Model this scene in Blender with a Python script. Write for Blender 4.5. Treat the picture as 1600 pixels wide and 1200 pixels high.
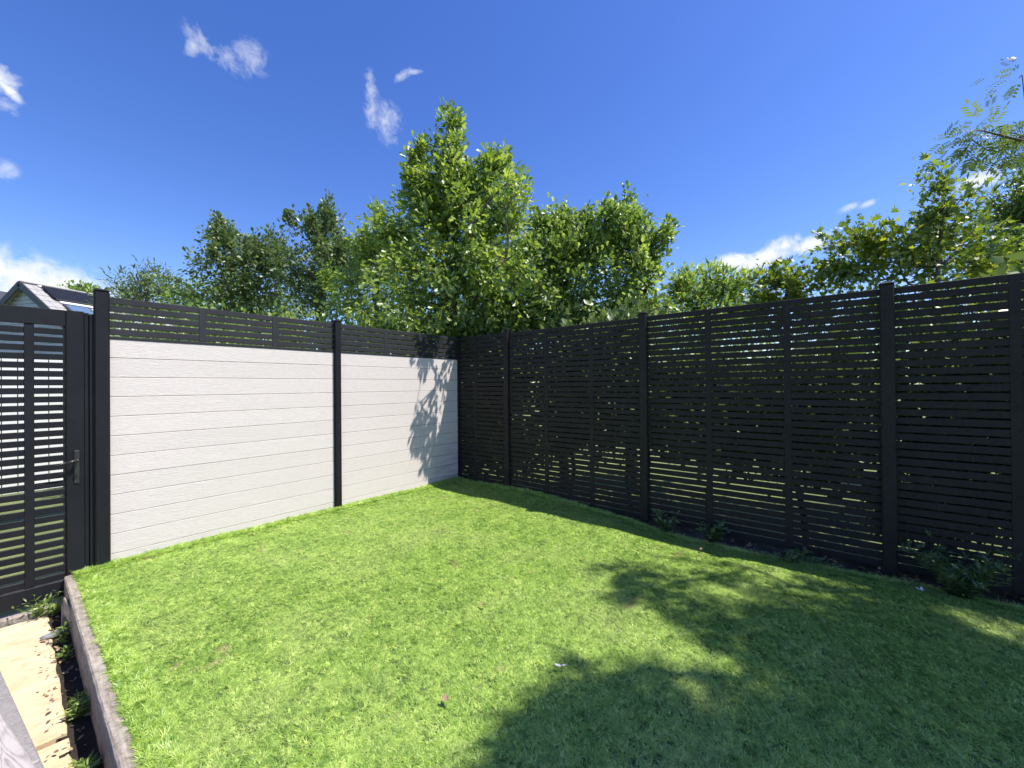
import bpy, bmesh, math, random
import numpy as np
from mathutils import Vector, Matrix

for o in list(bpy.data.objects): bpy.data.objects.remove(o)
S = bpy.context.scene
C = S.collection
R = math.radians

# ------------------------------------------------------------------ camera
# axes: the white board fence runs along X (face at y = 0), the black slatted fence along Y (face at x = 0)
F_PX, YAW, PITCH, ROLL = 637.0, 0.682757, 0.004569, -0.008325
EYE = Vector((-4.106, -4.346, 1.259))
fwd = Vector((math.cos(YAW)*math.cos(PITCH), math.sin(YAW)*math.cos(PITCH), math.sin(PITCH)))
rgt = Vector((math.sin(YAW), -math.cos(YAW), 0))
upv = rgt.cross(fwd)
r2 = rgt*math.cos(ROLL) + upv*math.sin(ROLL)
u2 = -rgt*math.sin(ROLL) + upv*math.cos(ROLL)
cam_d = bpy.data.cameras.new('camera'); cam = bpy.data.objects.new('camera', cam_d); C.objects.link(cam)
cam_d.sensor_width = 36; cam_d.lens = F_PX/1600*36; cam_d.clip_start = 0.02; cam_d.clip_end = 3000
M = Matrix((r2, u2, -fwd)).transposed().to_4x4(); M.translation = EYE
cam.matrix_world = M
S.camera = cam
S.render.resolution_x, S.render.resolution_y = 1024, 768
cy = S.cycles; cy.max_bounces = 4; cy.diffuse_bounces = 2; cy.glossy_bounces = 2; cy.transmission_bounces = 3; cy.transparent_max_bounces = 4; cy.use_adaptive_sampling = True; cy.adaptive_threshold = 0.02

def bearing(px, py, dep):
    """world point seen at survey bearing (px, py) of the photograph, dep metres ahead"""
    d = fwd + r2*((px-800)/F_PX) + u2*((600-py)/F_PX)
    return EYE + d*dep

# ------------------------------------------------------------------ sun and sky
SUN = Vector((0.28, -0.50, 1.0)).normalized()
sd = bpy.data.lights.new('sun', 'SUN'); sd.energy = 5.0; sd.angle = R(0.53); sd.color = (1.0, 0.95, 0.87)
so = bpy.data.objects.new('sun', sd); C.objects.link(so); so.rotation_euler = SUN.to_track_quat('Z', 'Y').to_euler(); so.location = (0, 0, 30)
W = bpy.data.worlds.new('World'); S.world = W; W.use_nodes = True
W.cycles.sampling_method = 'MANUAL'; W.cycles.sample_map_resolution = 512
wn = W.node_tree; wn.nodes.clear()
def nd(nt, t, **kw):
    n = nt.nodes.new(t)
    for k, v in kw.items(): setattr(n, k, v)
    return n
def lk(nt, a, b): nt.links.new(a, b)
def mth(nt, op, a, b=None, c=None, clamp=False):
    n = nt.nodes.new('ShaderNodeMath'); n.operation = op; n.use_clamp = clamp
    for i, v in enumerate((a, b, c)):
        if v is None: continue
        if isinstance(v, (int, float)): n.inputs[i].default_value = v
        else: nt.links.new(v, n.inputs[i])
    return n.outputs[0]
sky = nd(wn, 'ShaderNodeTexSky', sky_type='NISHITA', sun_disc=False)
sky.sun_elevation = math.asin(SUN.z); sky.sun_rotation = math.atan2(SUN.x, SUN.y)
sky.altitude = 0; sky.air_density = 1.0; sky.dust_density = 0.3; sky.ozone_density = 3.0
tc = nd(wn, 'ShaderNodeTexCoord')
hs = nd(wn, 'ShaderNodeHueSaturation'); hs.inputs['Hue'].default_value = 0.519; hs.inputs['Saturation'].default_value = 1.27; hs.inputs['Value'].default_value = 1.0
lk(wn, sky.outputs[0], hs.inputs['Color'])
def wnoise(scale, detail, rough, dist=0.0):
    n = nd(wn, 'ShaderNodeTexNoise'); n.inputs['Scale'].default_value = scale; n.inputs['Detail'].default_value = detail
    n.inputs['Roughness'].default_value = rough; n.inputs['Distortion'].default_value = dist
    lk(wn, tc.outputs['Generated'], n.inputs['Vector']); return n.outputs['Fac']
nA, nB = wnoise(15, 6, 0.66, 0.5), wnoise(46, 5, 0.66, 1.2)
nz = mth(wn, 'ADD', mth(wn, 'MULTIPLY', nA, 0.65), mth(wn, 'MULTIPLY', nB, 0.35))
def blob(d, la, lb, ang, k):
    """soft ellipsoid round one direction of the sky"""
    d = d.normalized(); t = d.cross(Vector((0, 0, 1))).normalized(); b = t.cross(d)
    ca, sa = math.cos(ang), math.sin(ang)
    t2 = t*ca + b*sa; b2 = -t*sa + b*ca
    mp = nd(wn, 'ShaderNodeMapping', vector_type='TEXTURE'); mp.inputs['Location'].default_value = d
    mp.inputs['Rotation'].default_value = Matrix((t2, b2, t2.cross(b2))).transposed().to_euler(); mp.inputs['Scale'].default_value = (la, lb, .3)
    lk(wn, tc.outputs['Generated'], mp.inputs[0])
    ln = nd(wn, 'ShaderNodeVectorMath', operation='LENGTH'); lk(wn, mp.outputs[0], ln.inputs[0])
    return mth(wn, 'MULTIPLY', mth(wn, 'SUBTRACT', 1.0, ln.outputs['Value'], clamp=True), 1.0)
def erode(m, hard, cut, k):
    e = mth(wn, 'SUBTRACT', mth(wn, 'ADD', mth(wn, 'MULTIPLY', m, hard), mth(wn, 'MULTIPLY', nz, 2.6)), cut)
    e = mth(wn, 'MULTIPLY', mth(wn, 'MULTIPLY', e, 1.5, clamp=True), mth(wn, 'MULTIPLY', m, 2.6, clamp=True))
    return mth(wn, 'MULTIPLY', e, k)
def dv(px, py): return bearing(px, py, 1.0) - EYE
clouds = [  # direction, half length, half height (radians), tilt, density
    (dv(320, 68), .040, .020, R(-34), .60), (dv(352, 88), .045, .022, R(-28), .60), (dv(392, 92), .036, .034, R(-30), .66), (dv(302, 72), .012, .026, R(-20), .4),
    (dv(-8, 118), .030, .028, R(-40), .85), (dv(12, 140), .022, .010, R(-40), .8), (dv(8, 165), .02, .016, 0, .35),
    (dv(580, 140), .016, .040, R(5), .5), (dv(604, 190), .038, .052, R(30), .55), (dv(626, 120), .036, .009, R(35), .42), (dv(645, 112), .024, .006, R(10), .42), (dv(583, 170), .02, .05, 0, .5),
    (dv(15, 428), .19, .040, R(-7), 1.0), (dv(75, 446), .19, .038, R(-4), 1.0), (dv(-60, 435), .22, .07, 0, 1.0), (dv(40, 462), .3, .03, 0, .9),
    (dv(1140, 411), .055, .024, R(5), 1.1), (dv(1195, 402), .085, .030, R(14), 1.2), (dv(1222, 384), .05, .024, R(10), 1.0), (dv(1265, 381), .05, .022, R(16), .9),
    (dv(1532, 284), .038, .022, R(18), 1.1), (dv(1325, 325), .020, .008, R(15), .5), (dv(1357, 318), .018, .007, R(15), .5), (dv(5, 265), .02, .02, 0, .3),
    # the same fair-weather clouds carry on round the rest of the sky
    (Vector((-.6, -1, .5)), .16, .07, .3, .8), (Vector((-1, .1, .45)), .16, .07, -.3, .8), (Vector((.4, -1, .25)), .2, .07, .1, 1.0),
    (Vector((1, -.8, .3)), .16, .06, .2, .9), (Vector((-1, -.6, .15)), .3, .07, 0, 1.0)]
cls = {True: None, False: None}          # thin wisps, heaped clouds
for c in clouds:
    m = blob(*c); w = c[4] < .7; cls[w] = m if cls[w] is None else mth(wn, 'MAXIMUM', cls[w], m)
acc = mth(wn, 'ADD', erode(cls[True], .5, 1.36, .6), erode(cls[False], .95, 1.45, 1.0))
acc = mth(wn, 'MINIMUM', acc, 0.97)
mix = nd(wn, 'ShaderNodeMix', data_type='RGBA'); lk(wn, acc, mix.inputs[0]); lk(wn, hs.outputs[0], mix.inputs[6]); mix.inputs[7].default_value = (4.6, 4.75, 5.0, 1)
bg = nd(wn, 'ShaderNodeBackground'); bg.inputs[1].default_value = 0.145
lk(wn, mix.outputs[2], bg.inputs[0])
wo = nd(wn, 'ShaderNodeOutputWorld'); lk(wn, bg.outputs[0], wo.inputs[0])
vs = S.view_settings; vs.view_transform = 'Standard'; vs.look = 'None'; vs.exposure = 0.6; vs.gamma = 1.0; vs.use_curve_mapping = False

# ------------------------------------------------------------------ helpers
def obj(name, me, mat=None, parent=None, loc=None):
    o = bpy.data.objects.new(name, me); C.objects.link(o)
    if mat is not None and me is not None and not me.materials: me.materials.append(mat)
    if parent is not None: o.parent = parent
    if loc is not None: o.location = loc
    return o
def empty(name, loc=(0, 0, 0)):
    o = bpy.data.objects.new(name, None); C.objects.link(o); o.location = loc; o.empty_display_size = .1; return o
def tag(o, label=None, cat=None, group=None, kind=None):
    if label: o['label'] = label
    if cat: o['category'] = cat
    if group: o['group'] = group
    if kind: o['kind'] = kind
    return o
def mesh(name, V, Fc, mat=None, smooth=False):
    me = bpy.data.meshes.new(name); me.from_pydata([tuple(v) for v in V], [], [tuple(f) for f in Fc]); me.update()
    if mat: me.materials.append(mat)
    if smooth: me.polygons.foreach_set('use_smooth', [True]*len(me.polygons))
    return me
class MB:
    def __init__(s): s.bm = bmesh.new()
    def box(s, x0, x1, y0, y1, z0, z1, bev=0.0, mat=None):
        g = bmesh.ops.create_cube(s.bm, size=1.0)
        for v in g['verts']:
            v.co = Vector((x0+(v.co.x+.5)*(x1-x0), y0+(v.co.y+.5)*(y1-y0), z0+(v.co.z+.5)*(z1-z0)))
            if mat: v.co = mat @ v.co
        if bev > 0:
            es = list({e for v in g['verts'] for e in v.link_edges})
            bmesh.ops.bevel(s.bm, geom=es, offset=bev, segments=1, affect='EDGES', profile=.5)
        return s
    def tube(s, p0, p1, r0, r1, n=8):
        p0, p1 = Vector(p0), Vector(p1); d = (p1-p0)
        q = d.to_track_quat('Z', 'Y'); a, b = [], []
        for i in range(n):
            t = 2*math.pi*i/n; w = q @ Vector((math.cos(t), math.sin(t), 0))
            a.append(s.bm.verts.new(p0+w*r0)); b.append(s.bm.verts.new(p1+w*r1))
        for i in range(n): s.bm.faces.new((a[i], a[(i+1) % n], b[(i+1) % n], b[i]))
        s.bm.faces.new(a[::-1]); s.bm.faces.new(b); return s
    def poly(s, pts): s.bm.faces.new([s.bm.verts.new(p) for p in pts]); return s
    def me(s, name, mat=None, smooth=False):
        me = bpy.data.meshes.new(name); bmesh.ops.recalc_face_normals(s.bm, faces=s.bm.faces[:]); s.bm.to_mesh(me); s.bm.free()
        if mat: me.materials.append(mat)
        if smooth: me.polygons.foreach_set('use_smooth', [True]*len(me.polygons))
        return me

# value noise in numpy
_rs = np.random.RandomState(7); _lat = _rs.rand(256, 256)
def vnoise(x, y):
    x = np.asarray(x, float); y = np.asarray(y, float)
    xi = np.floor(x).astype(int); yi = np.floor(y).astype(int); fx = x-xi; fy = y-yi
    fx = fx*fx*(3-2*fx); fy = fy*fy*(3-2*fy)
    g = lambda a, b: _lat[a % 256, b % 256]
    return (g(xi, yi)*(1-fx)+g(xi+1, yi)*fx)*(1-fy) + (g(xi, yi+1)*(1-fx)+g(xi+1, yi+1)*fx)*fy

# ------------------------------------------------------------------ materials
def mat(name):
    m = bpy.data.materials.new(name); m.use_nodes = True; nt = m.node_tree
    b = nt.nodes['Principled BSDF']; return m, nt, b
def noise(nt, vec, scale, detail=4, rough=.55, dist=0):
    n = nd(nt, 'ShaderNodeTexNoise'); n.inputs['Scale'].default_value = scale; n.inputs['Detail'].default_value = detail
    n.inputs['Roughness'].default_value = rough; n.inputs['Distortion'].default_value = dist
    if vec is not None: lk(nt, vec, n.inputs['Vector'])
    return n.outputs['Fac']
def ramp(nt, fac, stops):
    r = nd(nt, 'ShaderNodeValToRGB'); e = r.color_ramp.elements
    while len(e) < len(stops): e.new(.5)
    for i, (p, c) in enumerate(stops): e[i].position = p; e[i].color = (*c, 1)
    lk(nt, fac, r.inputs[0]); return r.outputs[0]
def mapping(nt, scale=(1, 1, 1), kind='Object', rot=(0, 0, 0)):
    t = nd(nt, 'ShaderNodeTexCoord'); mp = nd(nt, 'ShaderNodeMapping'); mp.inputs['Scale'].default_value = scale; mp.inputs['Rotation'].default_value = rot
    if kind == 'World':
        g = nd(nt, 'ShaderNodeNewGeometry'); lk(nt, g.outputs['Position'], mp.inputs[0])
    else: lk(nt, t.outputs[kind], mp.inputs[0])
    return mp.outputs[0]
def bump(nt, b, h, strength, dist):
    n = nd(nt, 'ShaderNodeBump'); n.inputs['Strength'].default_value = strength; n.inputs['Distance'].default_value = dist
    lk(nt, h, n.inputs['Height']); lk(nt, n.outputs[0], b.inputs['Normal'])
def mixc(nt, fac, a, b, mode='MIX'):
    n = nd(nt, 'ShaderNodeMix', data_type='RGBA', blend_type=mode)
    for i, v in ((0, fac), (6, a), (7, b)):
        if isinstance(v, (int, float)): n.inputs[i].default_value = v
        elif isinstance(v, tuple): n.inputs[i].default_value = (*v, 1)
        else: lk(nt, v, n.inputs[i])
    return n.outputs[2]

def coated(name, c0, c1, rough=.5, spec=.3):
    m, nt, b = mat(name); v = mapping(nt, kind='World')
    n1 = noise(nt, v, 3.0, 6, .65); n2 = noise(nt, v, 420, 2)
    lk(nt, ramp(nt, n1, [(.35, c0), (.7, c1)]), b.inputs['Base Color'])
    dust = noise(nt, v, 26, 7, .7)
    lk(nt, ramp(nt, dust, [(.45, (rough,)*3), (.75, (min(1, rough+.25),)*3)]), b.inputs['Roughness'])
    b.inputs['Specular IOR Level'].default_value = spec
    bump(nt, b, n2, .12, .0006); return m
M_char = coated('anthracite_powder_coat', (.022, .0225, .026), (.030, .0305, .035), .5)
M_black = coated('black_powder_coat', (.0145, .0125, .011), (.023, .020, .0175), .6)
M_post = coated('post_powder_coat', (.009, .0095, .0125), (.0145, .0155, .0195), .45, .22)

m, nt, b = mat('white_composite_board'); M_white = m
oi = nd(nt, 'ShaderNodeObjectInfo'); gpos = nd(nt, 'ShaderNodeNewGeometry')
off = nd(nt, 'ShaderNodeVectorMath', operation='MULTIPLY_ADD'); lk(nt, oi.outputs['Random'], off.inputs[0]); off.inputs[1].default_value = (31, 17, 23); lk(nt, gpos.outputs['Position'], off.inputs[2])
mp = nd(nt, 'ShaderNodeMapping'); mp.inputs['Scale'].default_value = (1.6, 1, 16); lk(nt, off.outputs[0], mp.inputs[0])
g0 = noise(nt, mp.outputs[0], 1.6, 3, .5, .6)
rings = mth(nt, 'FRACT', mth(nt, 'MULTIPLY', g0, 11.0)); tri = mth(nt, 'ABSOLUTE', mth(nt, 'SUBTRACT', rings, .5))
mp2 = nd(nt, 'ShaderNodeMapping'); mp2.inputs['Scale'].default_value = (9, 1, 160); lk(nt, off.outputs[0], mp2.inputs[0])
fine = noise(nt, mp2.outputs[0], 3, 4, .6)
hgt = mth(nt, 'ADD', mth(nt, 'MULTIPLY', tri, 1.3), mth(nt, 'MULTIPLY', fine, .8))
tone = noise(nt, mapping(nt, (1, 1, 3), 'World'), 1.2, 5, .6)
col = mixc(nt, mth(nt, 'MULTIPLY', hgt, .55), (.58, .518, .490), (.77, .697, .668))
col = mixc(nt, ramp(nt, tone, [(.3, (0, 0, 0)), (.75, (.35,)*3)]), col, (.61, .555, .52))
col = mixc(nt, mth(nt, 'MULTIPLY', oi.outputs['Random'], .18), col, (.50, .455, .425))
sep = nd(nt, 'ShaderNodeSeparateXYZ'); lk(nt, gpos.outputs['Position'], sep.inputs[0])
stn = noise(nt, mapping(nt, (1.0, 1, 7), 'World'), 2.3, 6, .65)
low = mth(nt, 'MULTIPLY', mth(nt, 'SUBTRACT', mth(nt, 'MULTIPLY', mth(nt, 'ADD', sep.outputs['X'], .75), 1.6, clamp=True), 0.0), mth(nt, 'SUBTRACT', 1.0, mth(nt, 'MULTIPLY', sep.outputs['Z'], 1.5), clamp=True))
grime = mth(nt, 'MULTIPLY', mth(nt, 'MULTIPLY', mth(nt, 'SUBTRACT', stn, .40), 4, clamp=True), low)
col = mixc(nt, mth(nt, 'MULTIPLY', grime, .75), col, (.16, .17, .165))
lk(nt, col, b.inputs['Base Color']); b.inputs['Roughness'].default_value = .62; b.inputs['Specular IOR Level'].default_value = .3
bump(nt, b, hgt, .45, .0022)

def leafmat(name, stops, trans, rough=.42, spec=.45):
    m = bpy.data.materials.new(name); m.use_nodes = True; nt = m.node_tree; b = nt.nodes['Principled BSDF']
    a = nd(nt, 'ShaderNodeAttribute', attribute_name='var')
    v = noise(nt, mapping(nt, kind='World'), 1.3, 3)
    f = mth(nt, 'ADD', mth(nt, 'MULTIPLY', a.outputs['Fac'], .7), mth(nt, 'MULTIPLY', v, .3))
    c = ramp(nt, f, stops)
    lk(nt, c, b.inputs['Base Color']); b.inputs['Roughness'].default_value = rough; b.inputs['Specular IOR Level'].default_value = spec
    t = nd(nt, 'ShaderNodeBsdfTranslucent'); lk(nt, mixc(nt, 1.0, c, trans, 'MULTIPLY'), t.inputs[0])
    ad = nd(nt, 'ShaderNodeAddShader'); lk(nt, b.outputs[0], ad.inputs[0]); lk(nt, t.outputs[0], ad.inputs[1])
    lk(nt, ad.outputs[0], nt.nodes['Material Output'].inputs[0]); return m
ML_oak = leafmat('oak_leaf', [(.1, (.042, .075, .016)), (.5, (.105, .160, .032)), (.9, (.235, .290, .070))], (1.2, 1.15, .6))
ML_dark = leafmat('dark_leaf', [(.1, (.032, .058, .022)), (.5, (.068, .108, .036)), (.9, (.135, .180, .065))], (.8, .75, .45))
ML_haz = leafmat('hazel_leaf', [(.1, (.042, .075, .018)), (.5, (.105, .160, .040)), (.9, (.235, .290, .085))], (1.1, 1.1, .6))
ML_map = leafmat('maple_leaf', [(.1, (.030, .055, .012)), (.55, (.072, .115, .020)), (.92, (.175, .205, .030))], (1.4, 1.3, .5))
ML_ash = leafmat('ash_leaf', [(.1, (.040, .070, .020)), (.5, (.075, .118, .030)), (.9, (.150, .190, .055))], (.9, .9, .5))
ML_weed = leafmat('weed_leaf', [(.1, (.05, .09, .02)), (.5, (.10, .16, .035)), (.9, (.22, .27, .07))], (1.0, 1.0, .5))
ML_dry = leafmat('dry_leaf', [(.1, (.12, .07, .04)), (.5, (.24, .15, .09)), (.9, (.42, .32, .22))], (.3, .25, .2))
m, nt, b = mat('bark'); M_bark = m
v = mapping(nt, (1, 1, .25), 'World'); n1 = noise(nt, v, 30, 6, .7)
lk(nt, ramp(nt, n1, [(.3, (.045, .036, .028)), (.7, (.16, .135, .105))]), b.inputs['Base Color']); b.inputs['Roughness'].default_value = .9; bump(nt, b, n1, .6, .01)

m, nt, b = mat('turf_fibre'); M_turf = m
oi = nd(nt, 'ShaderNodeObjectInfo'); a = nd(nt, 'ShaderNodeAttribute', attribute_name='var')
wv = mapping(nt, kind='World'); big = noise(nt, wv, 1.7, 5, .62); mid = noise(nt, wv, 7, 4, .65); fin = noise(nt, wv, 55, 3, .6)
f = mth(nt, 'ADD', mth(nt, 'MULTIPLY', a.outputs['Fac'], .52), mth(nt, 'ADD', mth(nt, 'MULTIPLY', mid, .36), mth(nt, 'MULTIPLY', fin, .20)))
c = ramp(nt, f, [(.27, (.038, .086, .012)), (.47, (.152, .258, .040)), (.65, (.325, .420, .092)), (.92, (.59, .61, .26))])
worn = mth(nt, 'MULTIPLY', mth(nt, 'SUBTRACT', big, .50), 3.2, clamp=True)
c = mixc(nt, mth(nt, 'MULTIPLY', worn, .32), c, (.40, .39, .20))
spots = mth(nt, 'MULTIPLY', mth(nt, 'SUBTRACT', noise(nt, mapping(nt, (1, 1.3, 1), 'World'), 3.4, 3, .6), .665), 14, clamp=True)
c = mixc(nt, mth(nt, 'MULTIPLY', spots, .6), c, (.30, .22, .13))
lk(nt, c, b.inputs['Base Color']); b.inputs['Roughness'].default_value = .42; b.inputs['Specular IOR Level'].default_value = .45
t = nd(nt, 'ShaderNodeBsdfTranslucent'); lk(nt, mixc(nt, 1.0, c, (.7, .75, .4), 'MULTIPLY'), t.inputs[0])
ad = nd(nt, 'ShaderNodeAddShader'); lk(nt, b.outputs[0], ad.inputs[0]); lk(nt, t.outputs[0], ad.inputs[1]); lk(nt, ad.outputs[0], nt.nodes['Material Output'].inputs[0])
m, nt, b = mat('turf_backing'); M_back = m
n1 = noise(nt, mapping(nt, kind='World'), 160, 4, .7)
lk(nt, ramp(nt, n1, [(.3, (.035, .066, .012)), (.55, (.080, .125, .030)), (.75, (.15, .15, .065))]), b.inputs['Base Color']); b.inputs['Roughness'].default_value = .9

m, nt, b = mat('meadow_ground'); M_ground = m
v = mapping(nt, kind='World'); n1 = noise(nt, v, 1.1, 6, .65); n2 = noise(nt, v, 60, 5, .7)
c = ramp(nt, mth(nt, 'ADD', mth(nt, 'MULTIPLY', n1, .5), mth(nt, 'MULTIPLY', n2, .5)), [(.3, (.07, .10, .025)), (.5, (.15, .19, .05)), (.72, (.34, .33, .15))])
lk(nt, c, b.inputs['Base Color']); b.inputs['Roughness'].default_value = .95; bump(nt, b, n2, .8, .03)
m, nt, b = mat('soil'); M_soil = m
v = mapping(nt, kind='World'); n1 = noise(nt, v, 45, 8, .75)
lk(nt, ramp(nt, n1, [(.3, (.014, .011, .008)), (.6, (.042, .031, .022)), (.8, (.10, .075, .053))]), b.inputs['Base Color']); b.inputs['Roughness'].default_value = .95; bump(nt, b, n1, 1, .02)
m, nt, b = mat('buff_sandstone'); M_sand = m
oi = nd(nt, 'ShaderNodeObjectInfo'); v = mapping(nt, kind='World'); n1 = noise(nt, v, 4.5, 7, .65, .5); n2 = noise(nt, v, 34, 7, .7); n3 = noise(nt, mapping(nt, (1, 2.5, 1), 'World'), 13, 8, .7, .6)
c = ramp(nt, n1, [(.25, (.44, .32, .18)), (.45, (.58, .47, .29)), (.7, (.66, .57, .39))])
c = mixc(nt, mth(nt, 'MULTIPLY', oi.outputs['Random'], .3), c, (.58, .42, .29))
c = mixc(nt, mth(nt, 'MULTIPLY', mth(nt, 'SUBTRACT', n3, .57), 5, clamp=True), c, (.22, .14, .08))
c = mixc(nt, mth(nt, 'MULTIPLY', mth(nt, 'MULTIPLY', mth(nt, 'SUBTRACT', noise(nt, v, 6.5, 5, .6), .56), 6, clamp=True), .5), c, (.46, .25, .10))
lk(nt, c, b.inputs['Base Color']); b.inputs['Roughness'].default_value = .85; bump(nt, b, mth(nt, 'ADD', n2, n3), .5, .006)
m, nt, b = mat('weathered_timber'); M_timber = m
v = mapping(nt, (14, 1.2, 14), 'World'); n1 = noise(nt, v, 5, 7, .7); n2 = noise(nt, mapping(nt, kind='World'), 26, 7, .72); n3 = noise(nt, mapping(nt, (1, .5, 1), 'World'), 7, 6, .65)
c = ramp(nt, n1, [(.3, (.20, .165, .13)), (.6, (.40, .345, .285)), (.8, (.52, .46, .385))])
c = mixc(nt, mth(nt, 'MULTIPLY', mth(nt, 'SUBTRACT', n2, .48), 4, clamp=True), c, (.10, .085, .07))
c = mixc(nt, mth(nt, 'MULTIPLY', mth(nt, 'SUBTRACT', n3, .55), 5, clamp=True), c, (.46, .41, .34))
lk(nt, c, b.inputs['Base Color']); b.inputs['Roughness'].default_value = .9; bump(nt, b, mth(nt, 'ADD', n1, n2), .8, .006)
m, nt, b = mat('greyed_deck_board'); M_deck = m
v = mapping(nt, (9, .7, 9), 'Object'); g0 = noise(nt, v, 2.2, 3, .5, .5)
tri = mth(nt, 'ABSOLUTE', mth(nt, 'SUBTRACT', mth(nt, 'FRACT', mth(nt, 'MULTIPLY', g0, 12.0)), .5)); n2 = noise(nt, mapping(nt, (40, 3, 40), 'Object'), 4, 5, .6)
lk(nt, ramp(nt, mth(nt, 'ADD', mth(nt, 'MULTIPLY', tri, .9), mth(nt, 'MULTIPLY', n2, .5)), [(.15, (.20, .17, .16)), (.45, (.38, .34, .32)), (.8, (.46, .42, .40))]), b.inputs['Base Color'])
b.inputs['Roughness'].default_value = .75; bump(nt, b, tri, .3, .002)
def plain(name, c, rough=.5, metal=0.0, nscale=20, var=.25, spec=.5):
    m, nt, b = mat(name); n1 = noise(nt, mapping(nt, kind='World'), nscale, 5, .6)
    lo = tuple(x*(1-var) for x in c); hi = tuple(min(1, x*(1+var)) for x in c)
    lk(nt, ramp(nt, n1, [(.3, lo), (.7, hi)]), b.inputs['Base Color']); b.inputs['Roughness'].default_value = rough; b.inputs['Metallic'].default_value = metal
    b.inputs['Specular IOR Level'].default_value = spec; return m
M_edge = plain('grey_deck_fascia', (.25, .235, .24), .6, 0, 60, .25)
M_steel = plain('worn_black_steel', (.045, .045, .048), .35, .4, 60, .3)
M_clad = plain('blue_grey_cladding', (.34, .39, .47), .6, 0, 6, .1)
M_tile = plain('concrete_roof_tile', (.33, .315, .30), .85, 0, 30, .2)
M_verge = plain('dark_verge_board', (.05, .052, .058), .5, 0, 10, .1)
M_solar = plain('solar_glass', (.012, .013, .017), .45, 0, 8, .3, .2)
M_wpaint = plain('white_render', (.74, .73, .70), .8, 0, 8, .05)
M_lead = plain('white_roof_trim', (.78, .77, .75), .5, 0, 8, .05)
M_pane = plain('roof_window_glass', (.10, .16, .24), .08, 0, 5, .1)
M_scrap = plain('pale_petal', (.72, .68, .70), .6, 0, 50, .1)
M_pebble = plain('grey_pebble', (.20, .20, .21), .8, 0, 40, .4)

# ------------------------------------------------------------------ ground
def sheet(name, x0, x1, y0, y1, z, mat, nx=2, ny=2, zf=None):
    xs = np.linspace(x0, x1, nx); ys = np.linspace(y0, y1, ny)
    V = [(x, y, (zf(x, y) if zf else z)) for y in ys for x in xs]
    Fc = [(j*nx+i, j*nx+i+1, (j+1)*nx+i+1, (j+1)*nx+i) for j in range(ny-1) for i in range(nx-1)]
    return obj(name, mesh(name, V, Fc, mat, smooth=True))
ground = tag(sheet('ground', -900, 900, -900, 900, -.335, M_ground), kind='structure')
def soil_z(x, y): return -.205 + .035*float(vnoise(x*7+3, y*7)) + .02*float(vnoise(x*23, y*23))
soil = tag(sheet('soil', -.60, .30, -6.2, 0.03, 0, M_soil, 16, 90, soil_z), kind='structure')
gap = tag(sheet('soil_gap', -3.98, -3.84, -4.6, 0.06, 0, M_soil, 8, 70, lambda x, y: -.315+.03*float(vnoise(x*20, y*20))), kind='structure')

# turf surface: gently humped, falls away beside the black fence
def edge_x(y):
    y = np.asarray(y, float)
    t = np.clip((-y-2.2)/1.6, 0, 1); t = t*t*(3-2*t)
    return -.045 - .10*t - .05*(vnoise(y*2.3+9, y*0+4)-.5)
def turf_z(x, y):
    x = np.asarray(x, float); y = np.asarray(y, float)
    z = -.085 + .035*(vnoise(x*.9+5, y*.9+2)-.5) + .022*(vnoise(x*2.6, y*2.6+8)-.5)
    near = np.clip((x-edge_x(y)+.55)/.55, 0, 1)
    drop = np.clip((-y-1.2)/1.8, 0, 1); drop = drop*drop*(3-2*drop)
    z = z - .085*near*near*drop + .02*near*(1-drop)
    z = z + .022*np.clip((y+.25)/.25, 0, 1)*vnoise(x*3.1, y*0+1) # lip curling up the boards
    return z
TY0, TY1, TX0 = -6.0, -.012, -3.806
NU, NV = 70, 110
V = []
for j in range(NV):
    y = TY1 + (TY0-TY1)*j/(NV-1); xe = float(edge_x(y))
    for i in range(NU):
        x = TX0 + (xe-TX0)*i/(NU-1); V.append((x, y, float(turf_z(x, y))))
top = len(V)
Fc = [(j*NU+i, (j+1)*NU+i, (j+1)*NU+i+1, j*NU+i+1) for j in range(NV-1) for i in range(NU-1)]
for j in range(NV):
    x, y, z = V[j*NU+NU-1]; V.append((x+.01, y, z-.06))
Fc += [(j*NU+NU-1, (j+1)*NU+NU-1, top+j+1, top+j) for j in range(NV-1)]
lawn = tag(obj('lawn', mesh('lawn', V, Fc, M_back, smooth=True)), kind='structure')

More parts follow.
